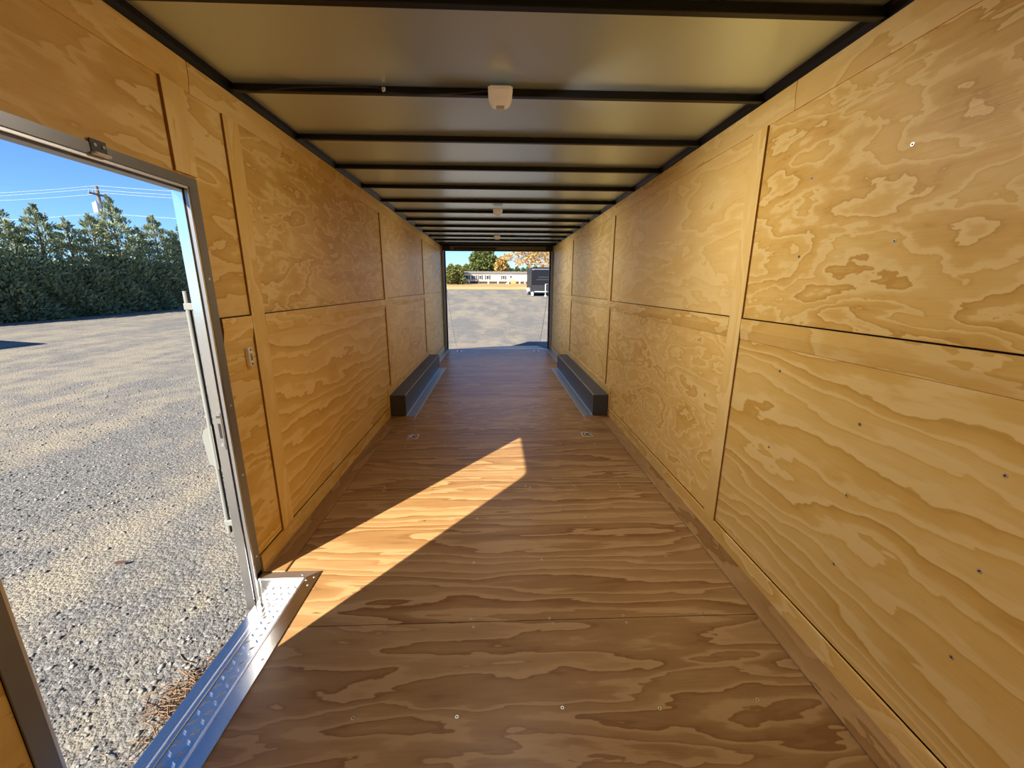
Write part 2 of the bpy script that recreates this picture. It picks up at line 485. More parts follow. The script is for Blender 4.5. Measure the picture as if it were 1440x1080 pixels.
# dome lights
def dome(y, label, watts):
    e = empty('dome_light', (-0.012, y, ZC - 0.030))
    m = MB()
    b = m.bm
    lv = [(0.0, 0.054, 0.060), (-0.012, 0.054, 0.060), (-0.040, 0.045, 0.040), (-0.055, 0.034, 0.026)]
    rings = []
    for z, hx, hy in lv:
        ring = []
        c = 0.012
        off = -0.010 * (z / -0.055)
        for (sx, sy) in ((1, 1), (-1, 1), (-1, -1), (1, -1)):
            for j in (0, 1):
                a = (sx * (hx - c), sy * hy) if (j == (0 if sx * sy < 0 else 1)) else (sx * hx, sy * (hy - c))
                ring.append(b.verts.new((a[0], a[1] + off * -1.2, z)))
        rings.append(ring)
    n = 8
    for i in range(len(rings) - 1):
        for k in range(n):
            b.faces.new((rings[i][k], rings[i][(k + 1) % n], rings[i + 1][(k + 1) % n], rings[i + 1][k]))
    b.faces.new(rings[0]); b.faces.new(rings[-1][::-1])
    m.build('housing', glow_plastic, e)
    MB().box(-0.019, 0.019, -0.006, 0.030, -0.0575, -0.054, 0.001, 1).build('lens', lens_plastic, e)
    mm = MB()
    for k in range(4):
        mm.box(-0.014 + k * 0.008, -0.010 + k * 0.008, 0.004, 0.020, -0.0582, -0.0573)
    mm.build('light_chips', plain('chip_' + str(round(y)), (0.35, 0.33, 0.28), 0.3), e)
    # two side-facing fill lamps added in each fixture to brighten the interior
    for sx in (-1, 1):
        ld = bpy.data.lights.new('fill_lamp', 'AREA')
        ld.shape = 'RECTANGLE'
        ld.size = 0.05
        ld.size_y = 0.018
        ld.energy = watts * (1.0 if sx > 0 else 0.26)  # left lamp dimmed to keep the left wall darker
        ld.spread = math.radians(140)
        ld.color = (1.0, 0.93, 0.82) if y < 4 else (1.0, 0.98, 0.97)  # whiter towards the rear, standing in for daylight there
        lo = bpy.data.objects.new('fill_lamp', ld)
        COL.objects.link(lo)
        lo.parent = e
        lo.location = (sx * 0.0470, 0.008, -0.049)
        lo.rotation_euler = Vector((sx * 0.62, 0.0, -0.785)).to_track_quat('-Z', 'X').to_euler()
    tag(e, label, 'ceiling light', 'dome lights along the roof')
    return e
dome(2.053, 'ivory plastic dome light under the roof, nearest and largest of the three', 7.4)
dome(-0.45, 'added unseen dome light above the camera, brightening the near walls', 6.5)  # extra dome added out of view to light the near walls
dome(4.92, 'small ivory dome light under the roof, middle one of the three', 5.6)
dome(7.38, 'tiny ivory dome light under the roof, farthest one before the rear door', 5.6)

yb = 2.086
cab = [(-1.215, yb, 2.272), (-1.10, yb - 0.006, 2.262), (-0.9, yb - 0.006, 2.283), (-0.70, yb - 0.006, 2.290), (-0.56, yb - 0.006, 2.288), (-0.52, yb - 0.006, 2.270), (-0.40, yb - 0.006, 2.262), (-0.25, yb - 0.006, 2.268), (-0.12, yb - 0.006, 2.279), (-0.05, yb - 0.006, 2.285)]
tag(MB().tube(cab, 0.0035, 8).build('electrical_cable', cable_black, smooth=True), 'thin black cable looping along the roof bow to the nearest dome light', 'cable')
e = empty('cable_clip', (-0.535, yb - 0.004, 2.281))
MB().box(-0.008, 0.008, -0.006, 0.002, -0.009, 0.009, 0.002, 1).build('clip', chrome, e)
tag(e, 'small metal clip fixing the black cable to the roof bow', 'clip')

# ------------------------------------------------------------------ wheel boxes with floor flanges
pale_trim = plain('pale_edge', (0.60, 0.60, 0.58), 0.45)
def wheel_box(s, y0, y1, label):
    e = empty('wheel_box', (s * 1.14, y0, 0))
    w0, w1 = s * (1.2235) - s * 1.14, s * 1.053 - s * 1.14
    MB().box(min(w0, w1), max(w0, w1), 0, y1 - y0, 0.0, 0.240, 0.004, 2).build('cover', box_black, e)
    a, b = s * 1.0515 - s * 1.14, s * 1.0555 - s * 1.14
    MB().box(min(a, b), max(a, b), 0.0, y1 - y0, 0.2365, 0.2412).build('top_edge_trim', pale_trim, e)  # pale line along the top inner edge
    a, b = s * 1.053 - s * 1.14, s * 0.942 - s * 1.14
    MB().box(min(a, b), max(a, b), -0.02, y1 - y0 - 0.06, 0.0, 0.003, 0.0).build('floor_flange', galv, e)
    a, b = s * 0.939 - s * 1.14, s * 0.945 - s * 1.14
    MB().box(min(a, b), max(a, b), -0.14, y1 - y0 - 0.04, 0.0, 0.006).build('flange_edge', alu, e)
    a, b = s * 1.050 - s * 1.14, s * 1.054 - s * 1.14
    MB().box(min(a, b), max(a, b), 0.0, y1 - y0, 0.003, 0.007).build('base_bead', alu, e)
    tag(e, label, 'wheel box', 'black wheel boxes along the walls')
wheel_box(-1, 4.335, 7.08, 'long black wheel box on the floor against the wall with the doorway')
wheel_box(1, 4.305, 7.06, 'long black wheel box on the floor against the wall without a doorway')

# recessed tie-down rings
def d_ring(x, y, label):
    e = empty('tie_down_ring', (x, y, 0.0))
    m = MB()
    m.box(-0.052, 0.052, -0.062, -0.046, 0.0, 0.004).box(-0.052, 0.052, 0.046, 0.062, 0.0, 0.004).box(-0.052, -0.038, -0.046, 0.046, 0.0, 0.004).box(0.038, 0.052, -0.046, 0.046, 0.0, 0.004)
    m.build('flange_plate', chrome, e)
    MB().box(-0.038, 0.038, -0.046, 0.046, 0.0003, 0.0012).build('recess_pan', plain('pan_grey', (0.10, 0.10, 0.10), 0.4, 0.8), e)
    pts = []
    for k in range(15):
        a = math.pi * k / 14
        pts.append((0.026 * math.cos(a), -0.012 + 0.036 * math.sin(a), 0.007))
    pts = [(0.026, -0.030, 0.007)] + pts + [(-0.026, -0.030, 0.007), (0.026, -0.030, 0.007)]
    MB().tube(pts, 0.0045, 8).build('ring', chrome, e, smooth=True)
    tag(e, label, 'tie-down ring', 'recessed tie-down rings in the floor')
d_ring(-0.848, 3.68, 'steel tie-down ring recessed in the floor just before the doorway-side wheel box')
d_ring(0.852, 3.695, 'steel tie-down ring recessed in the floor just before the far-wall wheel box')
d_ring(-0.868, 8.92, 'steel tie-down ring at the rear threshold on the doorway side')
d_ring(0.855, 8.90, 'steel tie-down ring at the rear threshold on the side away from the doorway')

# ------------------------------------------------------------------ side doorway frame, step well
door = MB()
ZB = -0.14
# inner flange lying on the plywood
door.box(-HW, -1.229, DY1, DY1 + 0.046, 0.03, DZ + 0.034).box(-HW, -1.229, DY0 - 0.046, DY0, 0.03, DZ + 0.034).box(-HW, -1.229, DY0, DY1, DZ, DZ + 0.034)
door = door.build('door_1', alu_frame_shade)
tag(door, 'aluminium frame around the open side doorway', 'door frame', kind='structure')
def reveal(nm, y0, y1, z0, z1, x0, x1, mat=alu_frame_shade):
    return MB().box(x0, x1, y0, y1, z0, z1, 0.0015, 1).build(nm, mat, door)
# inner reveal step, seal groove and outer channel on the two jambs and head
for (ya, yb_, nm) in ((DY1 - 0.001, DY1 + 0.010, 'jamb'), (DY0 - 0.010, DY0 + 0.001, 'jamb')):
    reveal(nm, ya, yb_, ZB, DZ, -1.252, -1.2305)
far = DY1
reveal('outer_channel', far - 0.004, far + 0.012, ZB - 0.03, DZ - 0.012, -1.300, -1.258, alu_bright)  # far channel in brighter metal for the sun and sky on it
reveal('outer_channel', DY0 - 0.012, DY0 + 0.004, ZB - 0.03, DZ - 0.012, -1.300, -1.258, alu_frame_shade)
reveal('jamb_groove', far + 0.006, far + 0.010, ZB, DZ, -1.260, -1.250, dark_frame)
reveal('jamb_groove', DY0 - 0.010, DY0 - 0.006, ZB, DZ, -1.260, -1.250, dark_frame)
reveal('seal_lip', far - 0.010, far, ZB + 0.03, DZ - 0.004, -1.2345, -1.2305, alu_bright)
reveal('seal_lip', DY0, DY0 + 0.010, ZB + 0.03, DZ - 0.004, -1.2345, -1.2305, alu)
reveal('head', DY0, DY1, DZ - 0.001, DZ + 0.010, -1.252, -1.2305)
reveal('head_lip', DY0, DY1, DZ - 0.012, DZ - 0.002, -1.2345, -1.2305, alu)
reveal('outer_head_channel', DY0, DY1, DZ - 0.014, DZ + 0.004, -1.300, -1.256)
# rounded corner gussets of the outer frame
for (yc, sy) in ((DY0 + 0.004, 1),):
    pts = [(yc, DZ - 0.010)]
    for k in range(9):
        a = math.pi / 2 * k / 8
        pts.append((yc + sy * (0.055 - 0.055 * math.sin(a)), DZ - 0.014 - (0.055 - 0.055 * math.cos(a))))
    MB().prism(pts, 'x', -1.300, -1.285).build('corner_gusset', alu_frame_shade, door)
sp = MB().box(-1.285, -1.262, DY1 - 0.0065, DY1 - 0.004, 0.70, 0.875, 0.001, 1).build('strike_plate', alu_bright, door)
MB().box(-1.279, -1.268, DY1 - 0.0075, DY1 - 0.0055, 0.755, 0.825).build('latch_slot', hole, sp)
MB().box(-1.281, -1.266, DY1 - 0.0078, DY1 - 0.0060, 0.850, 0.862).build('marking', plain('black_print', (0.05, 0.05, 0.05), 0.6), sp)
MB().box(-1.279, -1.268, DY1 - 0.0078, DY1 - 0.0060, 0.715, 0.730).build('marking', plain('grey_print', (0.22, 0.22, 0.22), 0.6), sp)
hm = MB()
for (y, z) in ((DY1 + 0.024, 1.45), (DY1 + 0.024, 0.90), (DY1 + 0.024, 0.56), (DY1 + 0.024, 0.12)):
    s_ = MB().cyl((-1.2295, y, z), (-1.2275, y, z), 0.006, 0.005, 10).build('frame_screw', zinc, door)
kc = empty('door_catch', (-1.229, 1.385, 1.812))
MB().box(-0.002, 0.003, -0.026, 0.026, -0.006, 0.034, 0.001, 1).build('mount_plate', box_black, kc)
MB().box(0.000, 0.020, -0.030, 0.020, -0.012, -0.004, 0.002, 1).build('roller_tongue', white_plastic, kc)
for y in (-0.014, 0.014):
    MB().cyl((0.002, y, 0.018), (0.006, y, 0.018), 0.005, seg=10).build('screw', chrome, kc)
tag(kc, 'small dark catch with a white tongue on the side door head', 'door catch')

# exterior bar lock handle beside the jamb
lock_grey = plain('weathered_lock_grey', (0.23, 0.24, 0.22), 0.5)
bl = empty('bar_lock', (-1.357, 1.80, 0.24))
MB().tube([(0, 0, 0.0), (0, 0, 0.58), (0, 0, 1.16)], 0.011, 12).build('rod', lock_grey, bl, smooth=True)
MB().box(-0.012, 0.075, -0.012, 0.012, 0.04, 0.07, 0.003, 1).build('bracket', lock_grey, bl)
MB().box(-0.012, 0.075, -0.012, 0.012, 1.08, 1.11, 0.003, 1).build('bracket', lock_grey, bl)
MB().prism([(0.01, 0.34), (-0.030, 0.37), (-0.040, 0.50), (-0.030, 0.535), (0.01, 0.56)], 'y', -0.008, 0.008).build('handle_hub', lock_grey, bl)
tag(bl, 'upright metal lock bar outside the doorway past its far jamb', 'lock bar')

# step well
sw = empty('step_well', (-1.1, 1.3, 0))
def sbox(nm, x0, x1, y0, y1, z0, z1, mat, bev=0.0, par=None):
    o = MB().box(x0, x1, y0, y1, z0, z1, bev, 1).build(nm, mat, par or sw)
    o.location = (1.1, -1.3, 0)
    return o
def spr(nm, pts, z0, z1, mat):
    o = MB().prism(pts, 'z', z0, z1).build(nm, mat, sw); o.location = (1.1, -1.3, 0); return o
yA, yB = DY0 - 0.012, DY1 + 0.008
spr('top_trim', [(-0.998, yA), (-0.936, yA - 0.05), (-0.936, yB + 0.046), (-0.998, yB)], 0.0, 0.006, alu_tread)
spr('end_trim', [(-0.998, yB), (-0.936, yB + 0.046), (-1.165, yB + 0.046), (-1.226, yB)], 0.0, 0.006, alu)
sbox('trim_lip', -1.003, -0.994, yA, yB, -0.004, 0.0085, alu)
sbox('trim_lip', -1.226, -0.998, yB - 0.005, yB + 0.002, -0.004, 0.0085, alu)
spr('end_trim', [(-0.998, yA), (-0.936, yA - 0.046), (-1.165, yA - 0.046), (-1.226, yA)], 0.0, 0.006, alu)
sbox('riser', -1.004, -0.999, yA, yB, ZB, -0.003, alu)
sbox('riser', -1.23, -1.0, yB, yB + 0.004, ZB, -0.0, alu_bright)
sbox('riser', -1.23, -1.0, yA - 0.004, yA, ZB, -0.0, alu_bright)
tread = sbox('tread_plate', -1.182, -1.0, yA, yB, ZB - 0.01, ZB, alu_tread)
lz = MB()
def lozenge(bm, c, d, up, n, L=0.017, Wd=0.0058, H=0.0022):
    c, d, n = Vector(c), Vector(d).normalized(), Vector(n).normalized()
    s = d.cross(n)
    vs = [bm.verts.new(c + d * L), bm.verts.new(c + s * Wd), bm.verts.new(c - d * L), bm.verts.new(c - s * Wd), bm.verts.new(c + n * H + d * L * .45), bm.verts.new(c + n * H - d * L * .45)]
    for f in ((0, 1, 4), (1, 5, 4), (1, 2, 5), (2, 3, 5), (3, 4, 5), (3, 0, 4)):
        bm.faces.new([vs[i] for i in f])
for i in range(26):
    for j in range(5):
        y = yA + 0.02 + i * 0.0345
        x = -1.165 + j * 0.0385
        if y > yB - 0.02: continue
        lozenge(lz.bm, (x, y, ZB), (1, 1, 0) if (i + j) % 2 else (1, -1, 0), 0, (0, 0, 1))
for i in range(6):
    for j in range(3):
        lozenge(lz.bm, (-1.20 + i * 0.037, yB - 0.0005, -0.055 - j * 0.034), (1, 0, 1) if (i + j) % 2 else (1, 0, -1), 0, (0, -1, 0))
o = lz.build('tread_pattern', alu_bright, sw); o.location = (1.1, -1.3, 0); o['kind'] = 'stuff'
sbox('sill', -1.222, -1.183, DY0 - 0.01, DY1 + 0.01, ZB - 0.03, ZB + 0.006, alu_tread, 0.003)
sbox('sill_groove', -1.226, -1.222, DY0 - 0.01, DY1 + 0.01, ZB - 0.03, ZB - 0.006, hole)
sbox('sill', -1.262, -1.226, DY0 - 0.01, DY1 + 0.01, ZB - 0.04, ZB - 0.002, alu_tread, 0.003)
sbox('sill_bead', -1.207, -1.200, DY0, DY1, ZB + 0.004, ZB + 0.009, alu, 0.001)
for (x, y) in ((-0.955, 1.755), (-0.962, 1.70), (-0.955, 1.30), (-0.985, 1.735), (-1.02, 1.775)):
    o = MB().cyl((x, y, 0.006), (x, y, 0.009), 0.006, 0.004, 10).build('screw', zinc, sw); o.location = (1.1, -1.3, 0)
tag(sw, 'shiny aluminium step well with tread plate at the side doorway', 'step well')

# light switch
ls = empty('light_switch', (-HW, 1.952, 1.09))
MB().box(0, 0.020, -0.017, 0.017, -0.045, 0.045, 0.005, 2).build('plate', white_plastic, ls, smooth=True)
MB().box(0.020, 0.0215, -0.007, 0.007, -0.017, 0.017).build('toggle_slot', plain('switch_slot', (0.25, 0.22, 0.18), 0.5), ls)
MB().box(0.018, 0.030, -0.005, 0.005, 0.000, 0.014, 0.002, 1).build('toggle', white_plastic, ls)
for z in (-0.034, 0.034):
    MB().cyl((0.019, 0, z), (0.0215, 0, z), 0.005, seg=10).build('screw', rust, ls)
tag(ls, 'small ivory light switch on the plywood beside the doorway', 'light switch')

# ------------------------------------------------------------------ rear door frame, ramp and cables
RY = 9.17
rd = MB().box(-OUT, -1.178, RY, RY + 0.16, -0.16, 2.42, 0.003, 1).box(1.187, OUT, RY, RY + 0.16, -0.16, 2.42, 0.003, 1).box(-1.178, 1.187, RY + 0.02, RY + 0.16, 2.168, 2.42, 0.003, 1)
rd = rd.build('door_2', frame_grey)
tag(rd, 'open rear doorway with dark frame at the far end', 'door frame', kind='structure')
MB().box(-1.180, -1.150, RY + 0.10, RY + 0.16, -0.02, 2.18).build('seal_post', dark_frame, rd)
MB().box(1.155, 1.190, RY + 0.10, RY + 0.16, -0.02, 2.18).build('seal_post', dark_frame, rd)
MB().box(-1.20, 1.20, RY - 0.02, RY + 0.02, 2.262, 2.30).build('header_angle', black_steel, rd)
MB().box(-1.195, -1.03, RY - 0.01, RY + 0.022, 2.17, 2.285, 0.006, 1).build('corner_bracket', dark_frame, rd)
MB().box(1.06, 1.205, RY - 0.01, RY + 0.022, 2.16, 2.285, 0.006, 1).build('corner_bracket', dark_frame, rd)
MB().box(-1.03, 1.06, RY + 0.0, RY + 0.021, 2.205, 2.275, 0.002, 1).build('header_panel', NT('header_grey').out((0.26, 0.255, 0.25), 0.5), rd)
MB().box(-0.95, -0.03, RY - 0.02, RY + 0.002, 2.195, 2.228, 0.004, 1).build('spring_cover', dark_frame, rd)
MB().box(-1.15, 1.15, RY + 0.02, RY + 0.06, 2.158, 2.190, 0.002, 1).build('header_lip', NT('lip_grey').out((0.30, 0.27, 0.24), 0.5), rd)
MB().box(-1.19, 1.19, 9.205, 9.25, -0.02, 0.004).build('threshold', alu, rd)

G0, GS = -0.57, 0.026
def gz(y): return G0 + GS * y
rp = empty('ramp_door', (0, 9.26, -0.01))
ang = math.atan2(gz(11.25) + 0.05 + 0.01, 1.99)
rpm = MB().box(-1.15, 1.15, 0, 2.0, -0.045, 0.0, 0.004, 1).build('ramp_panel', ply_floor, rp)
rp.rotation_euler = (ang, 0, 0)
MB().box(-1.16, 1.16, 1.96, 2.04, -0.045, 0.004, 0.004, 1).build('ramp_flap', alu, rp)
tag(rp, 'ramp door lowered to the gravel behind the rear threshold', 'ramp')
for s, lab in ((-1, 'thin ramp cable hanging in the rear doorway on the side-door side'), (1, 'thin ramp cable hanging in the rear doorway on the side away from the side door')):
    p = []
    for k in range(13):
        f = k / 12
        p.append((s * (1.165 - 0.03 * f), 9.36 + (11.0 - 9.36) * f, 1.42 + (-0.20 - 1.42) * f - 0.10 * math.sin(math.pi * f)))
    tag(MB().tube(p, 0.004, 6).build('ramp_cable', cable_steel, smooth=True), lab, 'cable', 'ramp cables in the rear doorway')

# ------------------------------------------------------------------ ground
t = NT('gravel_yard')
tc = t.n('ShaderNodeTexCoord').outputs['Object']
v1 = t.n('ShaderNodeTexVoronoi', inp={'Vector': tc, 'Scale': 42.0, 'Randomness': 1.0})
v2 = t.n('ShaderNodeTexVoronoi', inp={'Vector': tc, 'Scale': 110.0})
cr = t.n('ShaderNodeSeparateColor', inp={0: v1.outputs['Color']})
cr2 = t.n('ShaderNodeSeparateColor', inp={0: v2.outputs['Color']})
stone = t.ramp(t.math('ADD', t.math('MULTIPLY', cr.outputs[0], 0.65), t.math('MULTIPLY', cr2.outputs[0], 0.35)), [(0.0, (0.07, 0.071, 0.071)), (0.4, (0.12, 0.12, 0.117)), (0.75, (0.175, 0.174, 0.167)), (1.0, (0.27, 0.265, 0.245))])
dirtc = t.ramp(cr2.outputs[1], [(0.0, (0.19, 0.168, 0.125)), (1.0, (0.33, 0.294, 0.22))])
trk = t.noise(t.mapping(tc, scale=(0.50, 0.16, 1.0), rot=(0, 0, math.radians(52))), 1.0, 5.0, 0.62, 0.4)
trk2 = t.noise(t.mapping(tc, scale=(1.3, 0.22, 1.0), rot=(0, 0, math.radians(-62))), 1.0, 4.0, 0.6, 0.2)
fine = t.noise(tc, 2.2, 5.0, 0.65)
mk = t.math('ADD', t.math('ADD', trk, t.math('MULTIPLY', t.math('SUBTRACT', trk2, 0.5), 0.7)), t.math('MULTIPLY', t.math('SUBTRACT', fine, 0.5), 0.9))
mk = t.ramp(mk, [(0.38, 0.08), (0.66, 0.85)])
colg = t.mix(mk, stone, dirtc)
hgt = t.math('ADD', t.math('MULTIPLY', v1.outputs['Distance'], -0.7), t.math('MULTIPLY', v2.outputs['Distance'], -0.3))
gravel_mat = t.out(colg, 0.9, 0.0, 0.2, t.bump(hgt, 0.55, 0.03))

gv, gf = [], []
xs = [-150, -60, -30, -12, -4, 4, 12, 30, 60, 150]
ys = [-60, -20, 0, 10, 20, 30, 40, 56.7, 75, 95, 120, 160]
for y in ys:
    for x in xs: gv.append((x, y, gz(y)))
nx = len(xs)
for j in range(len(ys) - 1):
    for i in range(nx - 1):
        gf.append((j * nx + i, j * nx + i + 1, (j + 1) * nx + i + 1, (j + 1) * nx + i))
ground = mesh_np('ground', gv, gf, gravel_mat)
tag(ground, 'grey and tan gravel yard outside both doorways', 'ground', kind='structure')

def turf(name, c1, c2, sc):
    t = NT(name)
    tc = t.n('ShaderNodeTexCoord').outputs['Object']
    a = t.noise(t.mapping(tc, scale=(0.3, 1.5, 1)), sc, 5.0, 0.65)
    return t.out(t.ramp(a, [(0.35, c1), (0.65, c2)]), 0.95, 0.0, 0.1)
def field(nm, y0, y1, mat, label, dz):
    V = [(-90, y0, gz(y0) + dz), (90, y0, gz(y0) + dz), (90, y1, gz(y1) + dz), (-90, y1, gz(y1) + dz)]
    o = mesh_np(nm, V, [(0, 1, 2, 3)], mat)
    tag(o, label, 'grass', kind='structure')
field('lawn', 56.7, 71.0, turf('dry_grass', (0.27, 0.25, 0.10), (0.42, 0.36, 0.18), 1.0), 'dry yellow green grass verge beyond the gravel', 0.02)
field('field', 71.0, 150.0, turf('fallen_leaf_grass', (0.30, 0.18, 0.08), (0.42, 0.28, 0.13), 1.0), 'brown leaf-strewn grass in front of the mobile home', 0.025)

# loose stones close to the side doorway
t = NT('loose_gravel_stone')
gi = t.n('ShaderNodeTexCoord').outputs['Object']
vv = t.n('ShaderNodeTexVoronoi', inp={'Vector': gi, 'Scale': 30.0})
sg = t.n('ShaderNodeSeparateColor', inp={0: vv.outputs['Color']})
stone_mat = t.out(t.ramp(sg.outputs[0], [(0.0, (0.09, 0.092, 0.095)), (0.5, (0.19, 0.187, 0.178)), (1.0, (0.36, 0.345, 0.31))]), 0.85, 0.0, 0.25)
oc = np.array([(1, 0, 0), (0, 1, 0), (-1, 0, 0), (0, -1, 0), (0, 0, 1), (0, 0, -1)], float)
ofc = np.array([(0, 1, 4), (1, 2, 4), (2, 3, 4), (3, 0, 4), (1, 0, 5), (2, 1, 5), (3, 2, 5), (0, 3, 5)])
N = 15000
sx = -1.30 - (rng.random(N) ** 1.7) * 6.5
sy = -0.2 + rng.random(N) ** 1.2 * 8.0
# stones gather in loose swathes
keep = (np.sin(sx * 2.1 + sy * 1.3) + np.sin(sx * 0.9 - sy * 2.4 + 1.0) + rng.normal(0, 0.9, N)) > -0.3
sx, sy = sx[keep], sy[keep]
N = len(sx)
sz = 0.005 + 0.012 * rng.random(N) ** 2.2
V = oc[None] * (0.75 + 0.5 * rng.random((N, 6, 1))) * sz[:, None, None] * np.array([1.25, 1.0, 0.7])
V[:, :, 0:2] += rng.normal(0, 0.15, (N, 6, 2)) * sz[:, None, None]
th = rng.random(N) * 6.283
ca, sa = np.cos(th)[:, None], np.sin(th)[:, None]
vx = V[:, :, 0] * ca - V[:, :, 1] * sa; vy = V[:, :, 0] * sa + V[:, :, 1] * ca
V[:, :, 0] = vx + sx[:, None]; V[:, :, 1] = vy + sy[:, None]
V[:, :, 2] += (G0 + GS * sy + sz * 0.25)[:, None]
Fs = (ofc[None] + (np.arange(N) * 6)[:, None, None]).reshape(-1, 3)
st = mesh_np('gravel', V.reshape(-1, 3), Fs, stone_mat)
tag(st, 'loose grey stones scattered on the gravel by the side doorway', 'gravel', kind='stuff')

# pine straw by the sill
straw_mat = plain('pine_straw', (0.17, 0.105, 0.06), 0.8)
m = MB()
for k in range(170):
    c = Vector((-1.56 + random.gauss(0, 0.055), 1.58 + random.gauss(0, 0.10), G0 + 0.04 + 0.012 + abs(random.gauss(0, 0.018))))
    a = random.uniform(0, 6.28); L = random.uniform(0.03, 0.075)
    d = Vector((math.cos(a), math.sin(a), random.uniform(-0.12, 0.12))) * L
    bend = Vector((-d.y, d.x, 0)) * random.uniform(-0.25, 0.25)
    m.tube([c - d, c + bend, c + d], 0.0026, 4)
tag(m.build('pine_straw', straw_mat), 'tangle of brown pine straw on the gravel below the step well', 'pine straw', kind='stuff')
lf = MB()
lf.prism([(-0.035, 0.0), (-0.015, 0.013), (0.02, 0.011), (0.045, 0.0), (0.02, -0.010), (-0.015, -0.012)], 'z', 0, 0.004)
lf = lf.build('dry_leaf', plain('brown_leaf', (0.10, 0.06, 0.04), 0.7), loc=(-2.69, 2.54, gz(2.54) + 0.03))
lf.rotation_euler = (0.3, 0.2, 0.5)
tag(lf, 'single curled brown leaf lying on the gravel beyond the doorway', 'leaf')

# ------------------------------------------------------------------ foliage
def leaf_mat(name, c1, c2, c3, trans=0.25):
    t = NT(name)
    tc = t.n('ShaderNodeTexCoord').outputs['Object']
    v = t.n('ShaderNodeTexVoronoi', inp={'Vector': tc, 'Scale': 5.0})
    s = t.n('ShaderNodeSeparateColor', inp={0: v.outputs['Color']})
    col = t.ramp(s.outputs[0], [(0.0, c1), (0.5, c2), (1.0, c3)])
    m = t.out(col, 0.65, 0.0, 0.3)
    tr = t.n('ShaderNodeBsdfTranslucent', inp={'Color': col})
    mx = t.n('ShaderNodeMixShader', inp={0: trans})
    t.t.links.new(t.b.outputs[0], mx.inputs[1]); t.t.links.new(tr.outputs[0], mx.inputs[2])
    t.t.links.new(mx.outputs[0], t.t.nodes['Material Output'].inputs[0])
    return m

def sprays(name, P, D, L, W, mat, parent):
    """leaf sprays: a bent two-quad blade at each point P along direction D"""
    n = len(P)
    D = D / np.linalg.norm(D, axis=1, keepdims=True)
    R = rng.normal(size=(n, 3)); S = np.cross(D, R); S /= np.linalg.norm(S, axis=1, keepdims=True)
    Nn = np.cross(D, S)
    L = L[:, None]; Wd = W[:, None]
    a = P - S * Wd * .35; b = P + S * Wd * .35
    c = P + D * L * .55 + S * Wd + Nn * L * .12; d = P + D * L * .55 - S * Wd + Nn * L * .12
    e2 = P + D * L + S * Wd * .25; f2 = P + D * L - S * Wd * .25
    V = np.stack([a, b, c, d, e2, f2], 1).reshape(-1, 3)
    base = (np.arange(n) * 6)[:, None]
    F1 = base + np.array([[0, 1, 2, 3]]); F2 = base + np.array([[3, 2, 4, 5]])
    return mesh_np(name, V, np.concatenate([F1, F2]), mat, parent)

bark = NT('grey_brown_bark').out((0.16, 0.115, 0.08), 0.9)
bark_pale = NT('pale_bark').out((0.34, 0.27, 0.20), 0.9)
hedge_mat = leaf_mat('hedge_green', (0.19, 0.23, 0.14), (0.26, 0.31, 0.17), (0.38, 0.40, 0.19))

def hedge_tree(h, R, n, seed):
    e = empty('hedge_conifer')
    MB().cyl((0, 0, 0), (0, 0, h * 0.95), 0.11, 0.012, 8).build('trunk', bark, e)
    t = rng.random(n) ** 1.05
    ph = rng.random(n) * 6.283
    low = 1.0 - 0.16 * (t / 0.58) ** 2
    top = 0.84 * (np.clip(1 - t, 0, 1) / 0.42) ** 0.9
    prof = np.where(t < 0.58, low, top)
    # ascending boughs: above the dense skirt the sprays gather on a few spiralling arms
    arm = np.cos(ph * 5 + t * 9 + seed)
    lob = np.where(t < 0.58, 1 + 0.14 * np.sin(ph * 3 + t * 14 + seed), 0.80 + 0.22 * arm + 0.20 * np.sin(t * 70 + seed + ph))
    q = np.sqrt(0.30 + 0.70 * rng.random(n))
    r = R * prof * np.clip(lob, 0.15, 2) * q
    P = np.stack([np.cos(ph) * r, np.sin(ph) * r, t * h * 0.97 + 0.25 * r * (t > 0.58) + rng.normal(0, .05, n)], 1)
    keep = (t < 0.46) | ((np.sin(t * 70 + seed + ph) > -0.3) & (rng.random(n) < 0.75 - 1.1 * (t - 0.46)))
    P, t, ph = P[keep], t[keep], ph[keep]
    D = np.stack([np.cos(ph) * 0.75, np.sin(ph) * 0.75, 0.55 + 0.8 * t], 1) + rng.normal(0, .35, (len(P), 3))
    L = (0.11 + 0.14 * rng.random(len(P))) * np.where(t < 0.5, 1.0, 0.72); W = L * (0.16 + 0.10 * rng.random(len(P)))
    sprays('foliage', P, D, L, W, hedge_mat, e)
    m = MB()
    for k in range(26):
        z = h * random.uniform(0.45, 0.93); a = random.uniform(0, 6.28); l = R * 0.8 * (1 - z / h) / 0.5 + 0.1
        m.cyl((0, 0, z), (math.cos(a) * l, math.sin(a) * l, z + l * 0.7), 0.014, 0.004, 5)
    m.build('branches', bark, e)
    return e
protos = [hedge_tree(1.0 * 5.6, 1.25, 19000, 1.0), hedge_tree(5.6, 1.15, 18000, 2.7), hedge_tree(5.6, 1.3, 18000, 4.1)]
HT = [(15.4, 5.0), (16.8, 4.6), (18.28, 5.35), (19.0, 4.0), (19.92, 5.0), (21.0, 4.55), (22.05, 4.95), (23.1, 6.0), (24.2, 4.6), (25.2, 5.4), (26.2, 4.7), (26.9, 5.2), (28.1, 6.3), (29.4, 5.4), (30.7, 5.6)]
cnt = len(HT)
used = [False] * 3
